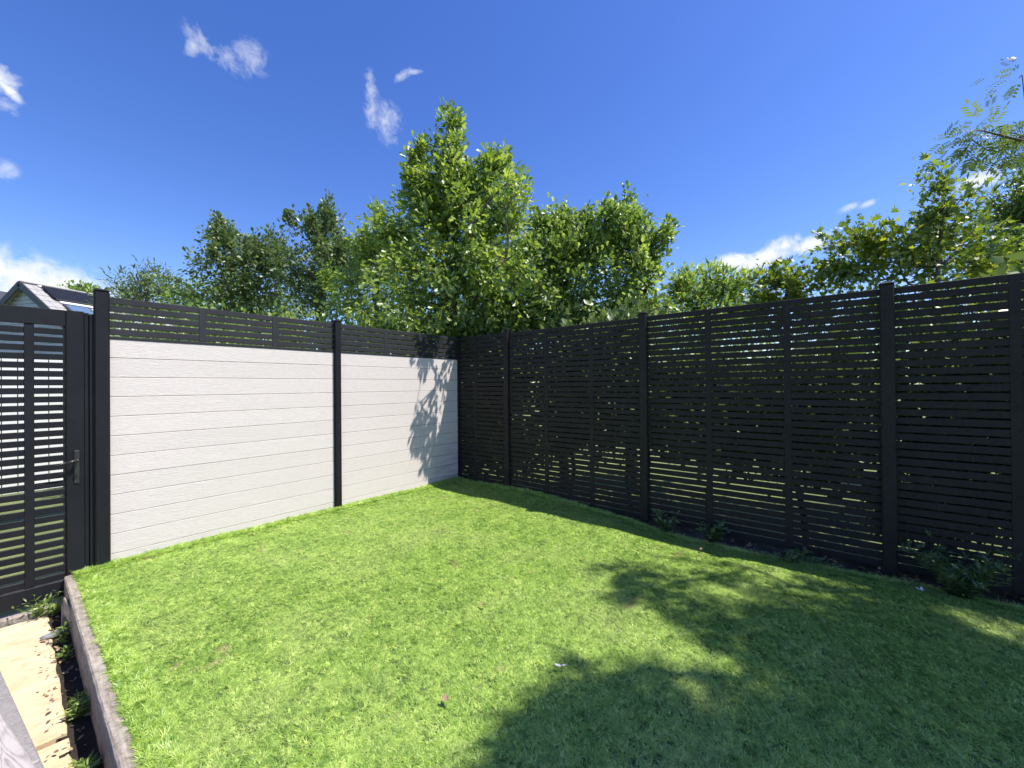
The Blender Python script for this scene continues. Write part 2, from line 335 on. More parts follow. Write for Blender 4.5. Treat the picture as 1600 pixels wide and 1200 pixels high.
# ------------------------------------------------------------------ turf fibres (instanced tufts)
tcol = bpy.data.collections.new('turf_tufts')
rs = np.random.RandomState(3)
def fibres(nt_, rad, bias):
    V, Fc, var = [], [], []
    for tf in range(nt_):
        a = rs.rand()*6.283; r = rs.rand()**.5*rad; tx, ty = r*math.cos(a), r*math.sin(a)
        ta = rs.randn()*1.1 if rs.rand() < bias else rs.rand()*6.283; tl = .6+1.9*rs.rand(); tv = rs.rand(); th = .75+.5*rs.rand()
        for bl in range(8):
            bx, by = tx+rs.randn()*.0030, ty+rs.randn()*.0030; da = ta+rs.randn()*.75
            h = (.0065+.0075*rs.rand())*th; w = .0008+.0006*rs.rand(); lean = tl*(.7+.6*rs.rand())*h
            dx, dy = math.cos(da), math.sin(da); px_, py_ = -dy*w, dx*w; n0 = len(V); vv = min(1, max(0, tv*.7+.3*rs.rand())); curl = rs.rand()*.7
            for t, wf in ((0, 1), (.5, 1.0)):
                cx, cy, cz = bx+dx*lean*t*t, by+dy*lean*t*t, h*(t-curl*.25*t*t)
                V += [(cx-px_*wf, cy-py_*wf, cz), (cx+px_*wf, cy+py_*wf, cz)]
            V.append((bx+dx*lean, by+dy*lean, h*(1-curl*.45)))
            Fc += [(n0, n0+1, n0+3, n0+2), (n0+2, n0+3, n0+4)]
            var += [vv]*5
    me = mesh('turf_tuft', V, Fc, M_turf); at = me.attributes.new('var', 'FLOAT', 'POINT'); at.data.foreach_set('value', var)
    tcol.objects.link(bpy.data.objects.new('turf_tuft', me))
NPAT, NTUF, PR_, SP_ = 10, 5, .09, .108
for k in range(NPAT): fibres(200, PR_, .55)
for k in range(NTUF): fibres(2, .008, .3)
names = [o.name for o in tcol.objects]
# interior: jittered grid of woven patches; a band of loose tufts finishes the cut edges
gx, gy = np.meshgrid(np.arange(TX0+.085, 0, SP_), np.arange(TY0, TY1-.08, SP_)); gx, gy = gx.ravel(), gy.ravel()
gx = gx + (rs.rand(len(gx))-.5)*.05; gy = np.minimum(gy + (rs.rand(len(gy))-.5)*.05, TY1-.085); ok = gx < edge_x(gy)-.085
gx, gy = np.maximum(gx[ok], TX0+.087), gy[ok]
e = .04
sx_, sy_ = (turf_z(gx+e, gy)-turf_z(gx-e, gy))/(2*e), (turf_z(gx, gy+e)-turf_z(gx, gy-e))/(2*e)
nap = (vnoise(gx*1.3+40, gy*1.3)-.5)*3.0 + 2.3 + (rs.rand(len(gx))-.5)*1.6
from mathutils import Quaternion
rot = []
for i in range(len(gx)):
    nrm = Vector((-sx_[i], -sy_[i], 1)).normalized(); q = Vector((0, 0, 1)).rotation_difference(nrm) @ Quaternion((0, 0, 1), nap[i]); rot.append(tuple(q.to_euler()))
rot = np.array(rot); scl = .9+.25*rs.rand(len(gx)); pick = rs.randint(0, NPAT, len(gx))
NB = 60000
by_ = TY1+(TY0-TY1)*rs.rand(NB); bx_ = TX0-.002+(edge_x(by_)+.010-TX0)*rs.rand(NB)
# concentrate candidates in the edge bands
sel = rs.randint(0, 3, NB); xe = edge_x(by_)
bx_ = np.where(sel == 0, TX0-.002+.10*rs.rand(NB), np.where(sel == 1, xe+.010-.115*rs.rand(NB), bx_)); by_ = np.where(sel == 2, TY1+.004-.105*rs.rand(NB), by_)
rot2 = np.stack([.35*rs.randn(NB), .35*rs.randn(NB), rs.rand(NB)*6.283], 1); scl2 = (.85+.5*rs.rand(NB))*(1+.7*((rs.rand(NB) > .975) & (sel == 2))); scl2 = np.where(sel == 1, scl2*1.25, scl2*.95)
xx = np.concatenate([gx, bx_]); yy = np.concatenate([gy, by_]); zz = turf_z(xx, yy)-.002
rot = np.concatenate([rot, rot2]); scl = np.concatenate([scl, scl2]); pick = np.concatenate([pick, NPAT+rs.randint(0, NTUF, NB)])
n = len(xx)
me = bpy.data.meshes.new('turf_fibres'); me.vertices.add(n)
me.vertices.foreach_set('co', np.stack([xx, yy, zz], 1).astype(np.float32).ravel())
ar = me.attributes.new('rot', 'FLOAT_VECTOR', 'POINT'); ar.data.foreach_set('vector', rot.astype(np.float32).ravel())
asc = me.attributes.new('scl', 'FLOAT', 'POINT'); asc.data.foreach_set('value', scl.astype(np.float32))
aid = me.attributes.new('pick', 'INT', 'POINT'); aid.data.foreach_set('value', pick.astype(np.int32))
me.materials.append(M_turf)
fib = tag(obj('turf_fibres', me), 'short bright green artificial turf covering the lawn', 'turf', kind='stuff')
gn = bpy.data.node_groups.new('scatter_tufts', 'GeometryNodeTree')
gn.interface.new_socket('Geometry', in_out='INPUT', socket_type='NodeSocketGeometry'); gn.interface.new_socket('Geometry', in_out='OUTPUT', socket_type='NodeSocketGeometry')
gi, go = gn.nodes.new('NodeGroupInput'), gn.nodes.new('NodeGroupOutput')
ci = gn.nodes.new('GeometryNodeCollectionInfo'); ci.inputs['Collection'].default_value = tcol; ci.inputs['Separate Children'].default_value = True; ci.inputs['Reset Children'].default_value = True
ip = gn.nodes.new('GeometryNodeInstanceOnPoints'); ip.inputs['Pick Instance'].default_value = True
def named(nm, dt):
    q = gn.nodes.new('GeometryNodeInputNamedAttribute'); q.data_type = dt; q.inputs['Name'].default_value = nm; return q.outputs[0]
e2r = gn.nodes.new('FunctionNodeEulerToRotation')
gn.links.new(gi.outputs[0], ip.inputs['Points']); gn.links.new(ci.outputs[0], ip.inputs['Instance'])
gn.links.new(named('rot', 'FLOAT_VECTOR'), e2r.inputs[0]); gn.links.new(e2r.outputs[0], ip.inputs['Rotation'])
gn.links.new(named('scl', 'FLOAT'), ip.inputs['Scale']); gn.links.new(named('pick', 'INT'), ip.inputs['Instance Index'])
gn.links.new(ip.outputs[0], go.inputs[0])
md = fib.modifiers.new('scatter', 'NODES'); md.node_group = gn

# ------------------------------------------------------------------ fence parts
def post(parent, along, pos, z0, z1, w=.078, d0=-.036, d1=.05, mat=M_post, cap=True):
    """along 'x': front faces -y; along 'y': front faces -x"""
    b = MB(); h = w/2
    def bx(a0, a1, e0, e1, q0, q1, bev):
        if along == 'x': b.box(pos+a0, pos+a1, e0, e1, q0, q1, bev)
        else: b.box(e0, e1, pos+a0, pos+a1, q0, q1, bev)
    bx(-h, h, d0, d1, z0, z1, .006)
    bx(-h-.004, h+.004, d0+.012, d0+.022, z0, z1-.004, 0)      # the lips that hold the panels
    p = obj('post', b.me('post', mat), parent=parent)
    if cap:
        b = MB(); bx(-h-.005, h+.005, d0-.005, d1+.005, z1+.0005, z1+.013, .005)
        bx(-h+.012, h-.012, d0+.010, d1-.010, z1+.0125, z1+.019, .003)
        obj('post_cap', b.me('post_cap', mat), parent=p)
    return p
def slats(parent, along, a0, a1, ztop, n, pitch, hgt, d0, d1, mat, rnd):
    """one slat mesh shared by a bay"""
    L = a1-a0; b = MB()
    if along == 'x': b.box(0, L, d0, d1, -hgt, 0, .0025)
    else: b.box(d0, d1, 0, L, -hgt, 0, .0025)
    me = b.me('slat', mat)
    for k in range(n):
        o = obj('slat', me, parent=parent)
        o.location = (a0, rnd.uniform(-.0006, .0006), ztop-k*pitch+rnd.uniform(-.0006, .0006)) if along == 'x' else (rnd.uniform(-.0006, .0006), a0, ztop-k*pitch+rnd.uniform(-.0006, .0006))
def batten(parent, along, c, z0, z1, w, d0, d1, mat, name='batten'):
    b = MB()
    if along == 'x': b.box(c-w/2, c+w/2, d0, d1, z0, z1, .002)
    else: b.box(d0, d1, c-w/2, c+w/2, z0, z1, .002)
    return obj(name, b.me(name, mat), parent=parent)
rnd = random.Random(5)

# black slatted fence (along Y)
bf = tag(empty('slatted_fence', (0, -3, -.2)), 'tall black slatted fence in shade along the right side of the lawn', 'fence')
bf.location = (0, 0, 0)
ZT, PR = 1.961, .0597
posts_y = [-.925, -2.755, -4.60, -6.44]
edges = [-.02] + posts_y
for i in range(4):
    hi, lo = edges[i] - (.036 if i else .0), edges[i+1] + .036
    slats(bf, 'y', lo, hi, ZT - (.008 if i == 1 else 0), 35, PR, .0488, 0, .016, M_black, rnd)
    cs = [-.345] if i == 0 else [edges[i]-.613, edges[i]-1.226]
    for c in cs: batten(bf, 'y', c, ZT-34*PR-.049, ZT-.002-(.008 if i == 1 else 0), .052, -.003, .019, M_black)
for y in posts_y: post(bf, 'y', y, -.30, 1.985, mat=M_black)

# white board fence (along X)
wf = tag(empty('board_fence'), 'white wood-grain board fence with slatted charcoal trellis top behind the lawn', 'fence')
bays = [(-3.634, -1.866), (-1.794, -.018)]
for a0, a1 in bays:
    bm_ = MB().box(0, a1-a0, 0, .02, 0, .1468, .0022).me('board', M_white)
    for k in range(12):
        z0 = -.15 + k*.15 + .0016
        if k == 11:
            o = obj('board', MB().box(0, a1-a0, 0, .02, 0, .140, .0022).me('board', M_white), parent=wf)
        else: o = obj('board', bm_, parent=wf)
        o.location = (a0, rnd.uniform(-.0008, .0008), z0)
    # backing tongue so that the joints read as dark grooves
    batten(wf, 'x', (a0+a1)/2, -.14, 1.63, a1-a0-.004, .0095, .0165, M_black, 'tongue_strip')
    batten(wf, 'x', (a0+a1)/2, 1.6435, 1.664, a1-a0, -.006, .026, M_char, 'rail')
    slats(wf, 'x', a0, a1, 1.964, 5, .0603, .0480, .002, .018, M_char, rnd)
    for f in (1/3, 2/3): batten(wf, 'x', a0+(a1-a0)*f, 1.665, 1.962, .052, -.001, .021, M_char)
post(wf, 'x', -3.673, -.30, 1.995, .079)
post(wf, 'x', -1.83, -.30, 1.985, .066)
cp = MB().box(-.016, .052, -.018, .05, -.3, 1.975, .004).me('post', M_post); cpo = obj('post', cp, parent=wf)
obj('post_cap', MB().box(-.021, .057, -.023, .055, 1.9755, 1.988, .004).me('post_cap', M_post), parent=cpo)

# gate
gt = tag(empty('gate'), 'charcoal slatted garden gate with lever handle beside the white fence', 'gate')
GX0, GX1 = -4.86, -3.764
def gbox(name, x0, x1, y0, y1, z0, z1, bev=.003, mat=M_post, parent=None): return obj(name, MB().box(x0, x1, y0, y1, z0, z1, bev).me(name, mat), parent=parent or gt)
gbox('stile', -3.854, GX1, -.006, .040, -.255, 1.832)
gbox('stile', GX0, GX0+.09, -.006, .040, -.255, 1.832)
gbox('top_rail', GX0+.09, -3.8555, -.004, .038, 1.716, 1.830)
gbox('bottom_rail', GX0+.09, -3.8555, -.004, .038, -.215, -.105)
slats(gt, 'x', GX0+.094, -3.860, 1.694, 30, .0603, .0425, .006, .022, M_post, rnd)
for c in (-4.026, -4.32, -4.60): batten(gt, 'x', c, -.104, 1.715, .046, .001, .027, M_post)
gbox('inner_channel', -3.868, -3.8556, .008, .036, -.104, 1.715, .001, M_black)
hp = gbox('handle_plate', -3.817, -3.789, -.013, -.0062, .575, .815, .003, M_steel)
b = MB().tube((-3.803, -.012, .745), (-3.803, -.052, .745), .011, .010, 12).tube((-3.803, -.048, .745), (-3.86, -.056, .737), .0105, .0095, 10).tube((-3.858, -.056, .7373), (-3.922, -.050, .722), .0098, .006, 10)
obj('lever', b.me('lever', M_steel, True), parent=hp)
b = MB().tube((-3.803, -.010, .645), (-3.803, -.026, .645), .013, .012, 14).box(-3.8055, -3.8005, -.028, -.0255, .636, .654)
obj('lock_cylinder', b.me('lock_cylinder', M_steel), parent=hp)
for z in (.80, .59):
    obj('screw', MB().tube((-3.803, -.0125, z), (-3.803, -.0155, z), .005, .004, 10).me('screw', M_steel), parent=hp)
# gate frame that the gate shuts against
gf = tag(empty('door_surround'), 'narrow charcoal jamb and sill between the gate and the first fence post', 'gate surround')
obj('jamb', MB().box(-3.7625, -3.738, .004, .06, -.3, 1.826, .002).box(-3.7375, -3.7125, -.010, .06, -.3, 1.818, .003).me('jamb', M_post), parent=gf)
obj('sill', MB().box(GX0, -3.87, -.03, .06, -.335, -.262, .006).me('sill', M_timber), parent=gf)
obj('jamb', MB().box(GX0-.09, GX0-.004, -.03, .06, -.3, 1.95, .004).me('jamb', M_post), parent=gf)

# ------------------------------------------------------------------ path, timber edging, deck edge
path = tag(sheet('path', -5.4, -3.985, -4.6, -.03, -.325, M_soil, 2, 2), kind='structure')
def paver(x0, x1, y0, y1, z, seed):
    r = random.Random(seed); pts = []
    def edge(ax, ay, bx_, by_, n):
        for i in range(n):
            t = i/n; nx, ny = (by_-ay), -(bx_-ax); L = math.hypot(nx, ny); j = r.uniform(-.007, .004)
            pts.append((ax+(bx_-ax)*t+nx/L*j, ay+(by_-ay)*t+ny/L*j))
    edge(x0, y0, x1, y0, 7); edge(x1, y0, x1, y1, 8); edge(x1, y1, x0, y1, 7); edge(x0, y1, x0, y0, 8)
    n = len(pts); cx, cy = (x0+x1)/2, (y0+y1)/2
    V = [(x, y, z-.045) for x, y in pts] + [(x, y, z-.006) for x, y in pts] + [(cx+(x-cx)*.975, cy+(y-cy)*.975, z+r.uniform(-.001, .001)) for x, y in pts] + [(cx, cy, z+.001)]
    Fc = [(i, (i+1) % n, n+(i+1) % n, n+i) for i in range(n)] + [(n+i, n+(i+1) % n, 2*n+(i+1) % n, 2*n+i) for i in range(n)] + [(2*n+i, 2*n+(i+1) % n, 3*n) for i in range(n)]
    return obj('paver', mesh('paver', V, Fc, M_sand), parent=path)
jy = [-.065, -.485, -1.08, -1.632, -2.21, -2.80, -3.4]
for i in range(len(jy)-1):
    paver(-4.52, -3.945, jy[i+1]+.010, jy[i]-.010, -.285+.006*((i*7) % 3-1), i)
    paver(-5.10, -4.535, jy[i+1]+.006+.12, jy[i]-.006+.0, -.287, 40+i) if i > 0 else paver(-5.10, -4.535, jy[1]+.13, jy[0]-.006, -.287, 40)
def plank(name, x0, x1, y0, y1, z0, z1, mat, seed, ny=40, amp=.004):
    r = np.random.RandomState(seed); V = []; ys = np.linspace(y0, y1, ny)
    for y in ys:
        j = (r.rand(8)-.5)*amp
        c = .007
        V += [(x0+j[0], y, z0), (x1+j[1], y, z0), (x1+j[2], y, z1-c+j[3]), (x1-c+j[2], y, z1+j[4]), (x0+c+j[5], y, z1+j[6]), (x0+j[5], y, z1-c+j[7])]
    Fc = []
    for k in range(ny-1):
        for i in range(6): Fc.append((k*6+i, k*6+(i+1) % 6, (k+1)*6+(i+1) % 6, (k+1)*6+i))
    Fc += [tuple(range(6))[::-1], tuple((ny-1)*6+i for i in range(6))]
    return mesh(name, V, Fc, mat)
te = tag(empty('timber_edging'), 'weathered grey-brown timber edging board between the turf and the path', 'edging')
obj('plank', plank('plank', -3.868, -3.812, -3.2, -.014, -.33, -.078, M_timber, 1, 90, .0025), parent=te)
obj('plank', plank('plank', -3.868, -3.812, -4.6, -3.206, -.33, -.080, M_timber, 2), parent=te)
obj('peg', plank('peg', -3.896, -3.8695, -.34, -.30, -.33, -.16, M_timber, 3, 4), parent=te)
obj('splinter', MB().box(-.012, .0, -.12, .10, -.05, .05, .004, Matrix.Translation((-3.871, -.42, -.17)) @ Matrix.Rotation(R(4), 4, 'Z')).me('splinter', M_timber), parent=te)

# deck corner at the near end of the path
dk = tag(empty('deck', (0, 0, 0)), 'greyed wood-grain deck edge above the sandstone path at the near corner', 'deck')
def strip_frame(p, q, back):
    A_, B_ = Vector(p), Vector(q); dd = (B_-A_).normalized(); A_ = A_ - dd*back
    dn = Vector((dd.y, -dd.x)); dn = dn if dn.x < 0 else -dn          # away from the path
    return Matrix(((dn.x, dd.x, 0, A_.x), (dn.y, dd.y, 0, A_.y), (0, 0, 1, 0), (0, 0, 0, 1)))
DZ = -.10
M1, M2 = strip_frame((-4.14, -1.55), (-4.05, -2.08), .7), strip_frame((-4.14, -.81), (-4.03, -1.76), .5)
o = obj('plinth', MB().box(0, .10, 0, 1.46, -.33, -.262, .006).me('plinth', M_edge), parent=dk); o.matrix_local = M2
o = obj('plinth', MB().box(0, .10, 1.463, 3.0, -.33, -.264, .006).me('plinth', M_edge), parent=dk); o.matrix_local = M2
o = obj('fascia', MB().box(.006, .026, 0, 2.6, -.32, DZ-.024, .003).me('fascia', M_edge), parent=dk); o.matrix_local = M1
for k in range(4):
    o = obj('deck_board', MB().box(.0+k*.146, .140+k*.146, -.01, 2.6, DZ-.022, DZ, .004).me('deck_board', M_deck), parent=dk); o.matrix_local = M1
o = obj('deck_frame', MB().box(.03, .56, .02, 2.58, -.30, DZ-.03).me('deck_frame', M_timber), parent=dk); o.matrix_local = M1

# ------------------------------------------------------------------ vegetation tools
def tmpl(pts, fold=.18):
    """leaf template: list of (t along, half width); returns verts, tris (folded along the midrib)"""
    V, T = [], []
    for t, w in pts: V += [(t, 0, -.10*t*t), (t, w, fold*w-.10*t*t), (t, -w, fold*w-.10*t*t)]
    for i in range(len(pts)-1):
        a, c = i*3, i*3+3
        T += [(a, c, c+1), (a, c+1, a+1), (a, a+2, c+2), (a, c+2, c)]
    return np.array(V, float), np.array(T, int)
L_oak = tmpl([(0, .03), (.27, .22), (.42, .12), (.68, .30), (1.0, .05)])
L_oval = tmpl([(0, .02), (.3, .27), (.65, .25), (1, .0)])
L_lance = tmpl([(0, .01), (.4, .13), (1, .0)], .25)
L_far = tmpl([(0, .05), (.5, .33), (1, .04)])
def maple():
    ang = [-150, -115, -85, -62, -40, -18, 0, 18, 40, 62, 85, 115, 150]; rad = [.22, .33, .52, .30, .66, .34, .95, .34, .66, .30, .52, .33, .22]
    V = [(0, 0, 0)] + [(r*math.cos(R(a))+.15, r*math.sin(R(a)), -.22*r*r+.05*abs(math.sin(R(a)))) for a, r in zip(ang, rad)]
    return np.array(V, float), np.array([(0, i, i+1) for i in range(1, len(ang))], int)
L_maple = maple()
def pinnate():
    Vs, Ts, n = [], [], 0; LV, LT = L_lance
    for k in range(9):
        t = .25+.75*(k//2)/4 if k < 8 else 1.0; a = (1 if k % 2 else -1)*R(62) if k < 8 else 0
        s = .34; c, q = math.cos(a), math.sin(a); v = np.array([(0, 0, 0), (.45, .15, .02), (1, 0, -.05), (.45, -.15, .02)])*s; v = np.stack([v[:, 0]*c-v[:, 1]*q+t*.75, v[:, 0]*q+v[:, 1]*c, v[:, 2]-.12*t*t], 1)
        Vs.append(v); Ts.append(np.array([(0, 2, 1), (0, 3, 2)])+n); n += len(v)
    return np.concatenate(Vs), np.concatenate(Ts)
L_ash = pinnate()
def leaves_mesh(name, P, A, Nn, size, var, tm, mat):
    LV, LT = tm; n = len(P)
    A = A/np.linalg.norm(A, axis=1, keepdims=True); B = np.cross(Nn, A); B /= np.linalg.norm(B, axis=1, keepdims=True)+1e-9; Nn = np.cross(A, B)
    X = P[:, None, :] + size[:, None, None]*(LV[None, :, 0:1]*A[:, None, :] + LV[None, :, 1:2]*B[:, None, :] + LV[None, :, 2:3]*Nn[:, None, :])
    X = X.reshape(-1, 3); T = (LT[None]+(np.arange(n)*len(LV))[:, None, None]).reshape(-1, 3)
    me = bpy.data.meshes.new(name); me.vertices.add(len(X)); me.vertices.foreach_set('co', X.astype(np.float32).ravel())
    me.loops.add(len(T)*3); me.loops.foreach_set('vertex_index', T.astype(np.int32).ravel())
    me.polygons.add(len(T)); me.polygons.foreach_set('loop_start', np.arange(0, len(T)*3, 3, dtype=np.int32))
    me.update(calc_edges=True)
    a = me.attributes.new('var', 'FLOAT', 'POINT'); a.data.foreach_set('value', np.repeat(var, len(LV)).astype(np.float32))
    me.materials.append(mat); return me
def limb_mesh(name, nodes, parent, rad, mat, n=6):
    V, Fc = [], []
    for i, p in enumerate(parent):
        if p < 0: continue
        a, c = Vector(nodes[p]), Vector(nodes[i]); d = c-a
        if d.length < 1e-4: continue
        q = d.to_track_quat('Z', 'Y'); k = len(V); m_ = n if rad[p] > .012 else 4
        for cen, rr in ((a, rad[p]), (c, rad[i])):
            for j in range(m_):
                t = 6.28318*j/m_; w = q @ Vector((math.cos(t), math.sin(t), 0)); V.append(cen+w*rr)
        for j in range(m_): Fc.append((k+j, k+(j+1) % m_, k+m_+(j+1) % m_, k+m_+j))
    return mesh(name, V, Fc, mat, smooth=True)
SUNV = np.array(SUN)
def clear_of_light(P, r=.15):
    """True where foliage would not throw its shade on the sunlit part of the boards or the open lawn"""
    ok = np.ones(len(P), bool); s = SUNV/SUNV[2]
    k = -P[:, 1]/s[1]*-1.0                       # steps back along the ray to the plane y = 0
    k = P[:, 1]/s[1]
    xs, zs = P[:, 0]-s[0]*k, P[:, 2]-k
    lit = (P[:, 1] < 0) & (xs < -.98 + .28*np.clip((1.6-zs)/1.6, 0, 1)) & (xs > -4.2) & (zs < 1.96+r) & (zs > -.3)
    ok &= ~lit
    dap = (P[:, 1] < 0) & (xs < -.12) & (xs > -1.05) & (zs < 1.75) & (zs > -.2) & (P[:, 2] > 2.0)
    ok &= ~(dap & (vnoise(xs*5.5+2, zs*3.2+7) < .50))
    k = P[:, 2]+.1; xg, yg = P[:, 0]-s[0]*k, P[:, 1]-s[1]*k
    # edge of the tree shade on the lawn (from the photograph): lit to the left of this line
    edge = np.interp(yg, [-6, -5.0, -4.2, -3.7, -3.40, -3.31, -3.22, -3.1, -2.9, -2.7], [-3.3, -3.3, -3.25, -3.2, -3.05, -2.92, -1.6, -1.35, -1.5, -.2])
    litg = (yg < 0) & (xg < edge) & (xg > -4.2) & (xg < -.45)
    ok &= ~litg
    for cx, cy_, ax, ay in [(-1.98, -3.36, .30, .24), (-1.98, -3.55, .18, .25), (-1.93, -3.85, .10, .26), (-2.55, -3.28, .35, .08), (-1.05, -3.45, .14, .16), (-1.22, -3.74, .12, .16), (-.80, -3.92, .08, .12), (-1.0, -4.1, .08, .10), (-.62, -3.6, .10, .5), (-1.73, -4.38, .06, .05), (-1.59, -4.65, .06, .05), (-.72, -4.95, .14, .14), (-.52, -4.3, .06, .12)]:
        ok &= ~((((xg-cx)/ax)**2 + ((yg-cy_)/ay)**2 < 1) & (P[:, 2] > 2.1))
    return ok
def skeleton(base, trunk, cl, rs, r0):
    nodes = [np.array(base, float)] + [np.array(t, float) for t in trunk]; parent = [-1] + list(range(len(trunk)))
    ends = []
    order = np.argsort(np.linalg.norm(cl-nodes[-1], axis=1)+.6*np.linalg.norm(cl-np.mean(trunk, axis=0), axis=1))
    for i in order:
        c = cl[i]; A = np.array(nodes[1:]); dv_ = c-A; d = np.linalg.norm(dv_, axis=1) + .9*np.maximum(0, A[:, 2]-c[2]+.05)
        j = int(np.argmin(d))+1; p = nodes[j]; L = np.linalg.norm(c-p)
        k = max(1, int(L/.35)); prev = j
        for q in range(1, k+1):
            t = q/k; pt = p+(c-p)*t + (rs.randn(3)*.05*L*(1-t) if q < k else 0)
            pt = np.array(pt); 
            if q < k: pt[2] += .08*L*math.sin(math.pi*t)
            nodes.append(pt); parent.append(prev); prev = len(nodes)-1
        ends.append(prev)
    cnt = np.zeros(len(nodes)); 
    for e in ends: cnt[e] += 1
    for i in range(len(nodes)-1, 0, -1): cnt[parent[i]] += cnt[i]
    rad = np.clip(r0*np.sqrt(cnt/max(1, cnt[0])), .004, r0); rad[0] = r0*1.15
    return nodes, parent, rad
def tree(name, label, base, lobes, tm, mat, lsize, per, spread, seed, r0=.09, trunk_to=None, cat='tree', group=None, free=True, flat=.5, part='crown', hollow=2.0, gap_=0.0, base_z=-.335, shoots=0, shoot_len=.45):
    rs = np.random.RandomState(seed); cl = []
    for (c, rx, rz, n) in lobes:
        c = np.array(c); k = 0
        u = rs.randn(int(n*1.6)+4, 3); u /= np.linalg.norm(u, axis=1, keepdims=True); rr = rs.rand(len(u), 1)**(1/hollow/1.5)
        wob = 1+.42*(vnoise(u[:, 0]*2.6+seed, u[:, 2]*2.6+u[:, 1]*1.9+seed*3)-.55)[:, None]*2
        pts = c + u*rr*wob*np.array([rx, rx, rz])
        if gap_ > 0:
            nn = vnoise(pts[:, 0]*2.0+pts[:, 1]*1.1+seed, pts[:, 2]*2.0+pts[:, 1]*.9); pts = pts[nn > gap_]
        cl.append(pts[:n])
    cl = np.concatenate(cl)
    cl = cl[cl[:, 2] > -.1]
    if free: cl = cl[clear_of_light(cl)]
    cl = cl[~((cl[:, 0] < .16) & (cl[:, 1] < .16) & (cl[:, 2] < 2.12))]
    sm = np.ones(len(cl))
    if shoots:
        up_ = np.argsort(cl[:, 2]+rs.rand(len(cl))*.9)[-max(6, len(cl)//3):]; c0 = cl.mean(axis=0); ex = []
        for i in rs.choice(up_, min(shoots, len(up_)), replace=False):
            d = cl[i]-c0; d /= np.linalg.norm(d)+1e-6; d = d*.6+np.array([0, 0, .75])+rs.randn(3)*.25; L = shoot_len*(.5+.8*rs.rand())
            for q in range(1, 5): ex.append(cl[i]+d*L*q/4+rs.randn(3)*.02)
        ex = np.array(ex)
        if free: ex = ex[clear_of_light(ex)]
        cl = np.concatenate([cl, ex]); sm = np.concatenate([sm, np.full(len(ex), .5)])
    cen = cl.mean(axis=0); base = np.array([base[0], base[1], base_z]); topz = np.percentile(cl[:, 2], 85)
    tt = np.array(trunk_to) if trunk_to is not None else np.array([cen[0]*.6+base[0]*.4, cen[1]*.6+base[1]*.4, topz])
    trunk = [base+(tt-base)*t + rs.randn(3)*np.array([.05, .05, 0])*(1 if t < 1 else 0) for t in (.2, .4, .6, .8, 1.0)]
    nodes, par, rad = skeleton(base, trunk, cl, rs, r0)
    t = tag(empty(name, tuple(base)), label, cat, group)
    inv = Matrix.Translation(-Vector(base))
    me = limb_mesh('trunk', nodes, par, rad, M_bark); me.transform(inv); obj('trunk', me, parent=t)
    n = len(cl)*per; ci = np.repeat(np.arange(len(cl)), per)
    out = cl-np.array([base[0]*.5+cen[0]*.5, base[1]*.5+cen[1]*.5, cen[2]-.3]); out /= np.linalg.norm(out, axis=1, keepdims=True)+1e-6
    offs = np.clip(rs.randn(n, 3), -1.9, 1.9)*spread*sm[ci][:, None] + out[ci]*(rs.rand(n, 1)-.35)*spread*2.2*sm[ci][:, None]
    P = cl[ci]+offs
    A = offs/np.linalg.norm(offs, axis=1, keepdims=True)*.7 + out[ci]*.5 + rs.randn(n, 3)*.5; A[:, 2] -= .15
    Nn = rs.randn(n, 3)*(1.15-flat) + np.array([0, 0, 1])*flat*.75 + SUNV*.12 + out[ci]*.25
    size = lsize*(.5+.7*rs.rand(n))*(.8+.4*rs.rand(len(cl)))[ci]; var = np.clip(.5+.24*rs.randn(n)+.16*rs.randn(len(cl))[ci], 0, 1)
    keep = ~((P[:, 0] < .08) & (P[:, 1] < .08) & (P[:, 2] < 2.02))
    if free: keep &= clear_of_light(P, 0)
    me = leaves_mesh(part, P[keep], A[keep], Nn[keep], size[keep], var[keep], tm, mat); me.transform(inv); obj(part, me, parent=t)
    return t
def lb(px, py, dep, rpx, rpy, n): return (bearing(px, py, dep), rpx*dep/F_PX, rpy*dep/F_PX, n)

# ------------------------------------------------------------------ trees behind the fences
c = bearing(705, 400, 7.0)
tree('oak_tree', 'tall bright green oak rising to a point behind the fence corner', (c.x, c.y), [
    lb(706, 192, 7.0, 8, 22, 7), lb(700, 242, 7.0, 20, 34, 20), lb(652, 256, 7.0, 18, 12, 9), lb(660, 300, 7.0, 26, 20, 16), lb(697, 308, 7.0, 50, 46, 72), lb(738, 300, 6.9, 26, 34, 26), lb(768, 272, 6.7, 18, 28, 17), lb(785, 262, 6.7, 9, 18, 6), lb(785, 318, 6.7, 36, 42, 42),
    lb(650, 365, 7.0, 55, 60, 75), lb(740, 380, 6.8, 80, 75, 130), lb(690, 460, 6.9, 105, 70, 150), lb(790, 450, 6.5, 60, 70, 80), lb(700, 560, 6.9, 100, 60, 90), lb(690, 512, 6.9, 125, 22, 90), lb(790, 505, 6.5, 60, 24, 50), (Vector((.0, -1.0, 3.35)), .26, .62, 26), (Vector((.10, -1.1, 2.55)), .22, .45, 12)],
    L_oak, ML_oak, .096, 34, .080, 11, r0=.11, trunk_to=tuple(bearing(704, 200, 7.0)), gap_=.10, shoots=22, shoot_len=.13)
c = bearing(590, 450, 8.2)
tree('young_oak', 'pale green bushy young oak left of the pointed oak', (c.x, c.y), [lb(585, 400, 8.0, 38, 45, 50), lb(565, 455, 8.0, 55, 45, 60), lb(610, 380, 7.8, 28, 38, 30), lb(590, 540, 8.0, 60, 60, 40)], L_oak, ML_oak, .088, 32, .085, 12, r0=.06, gap_=.25, shoots=14, shoot_len=.22)
c = bearing(500, 450, 10.5)
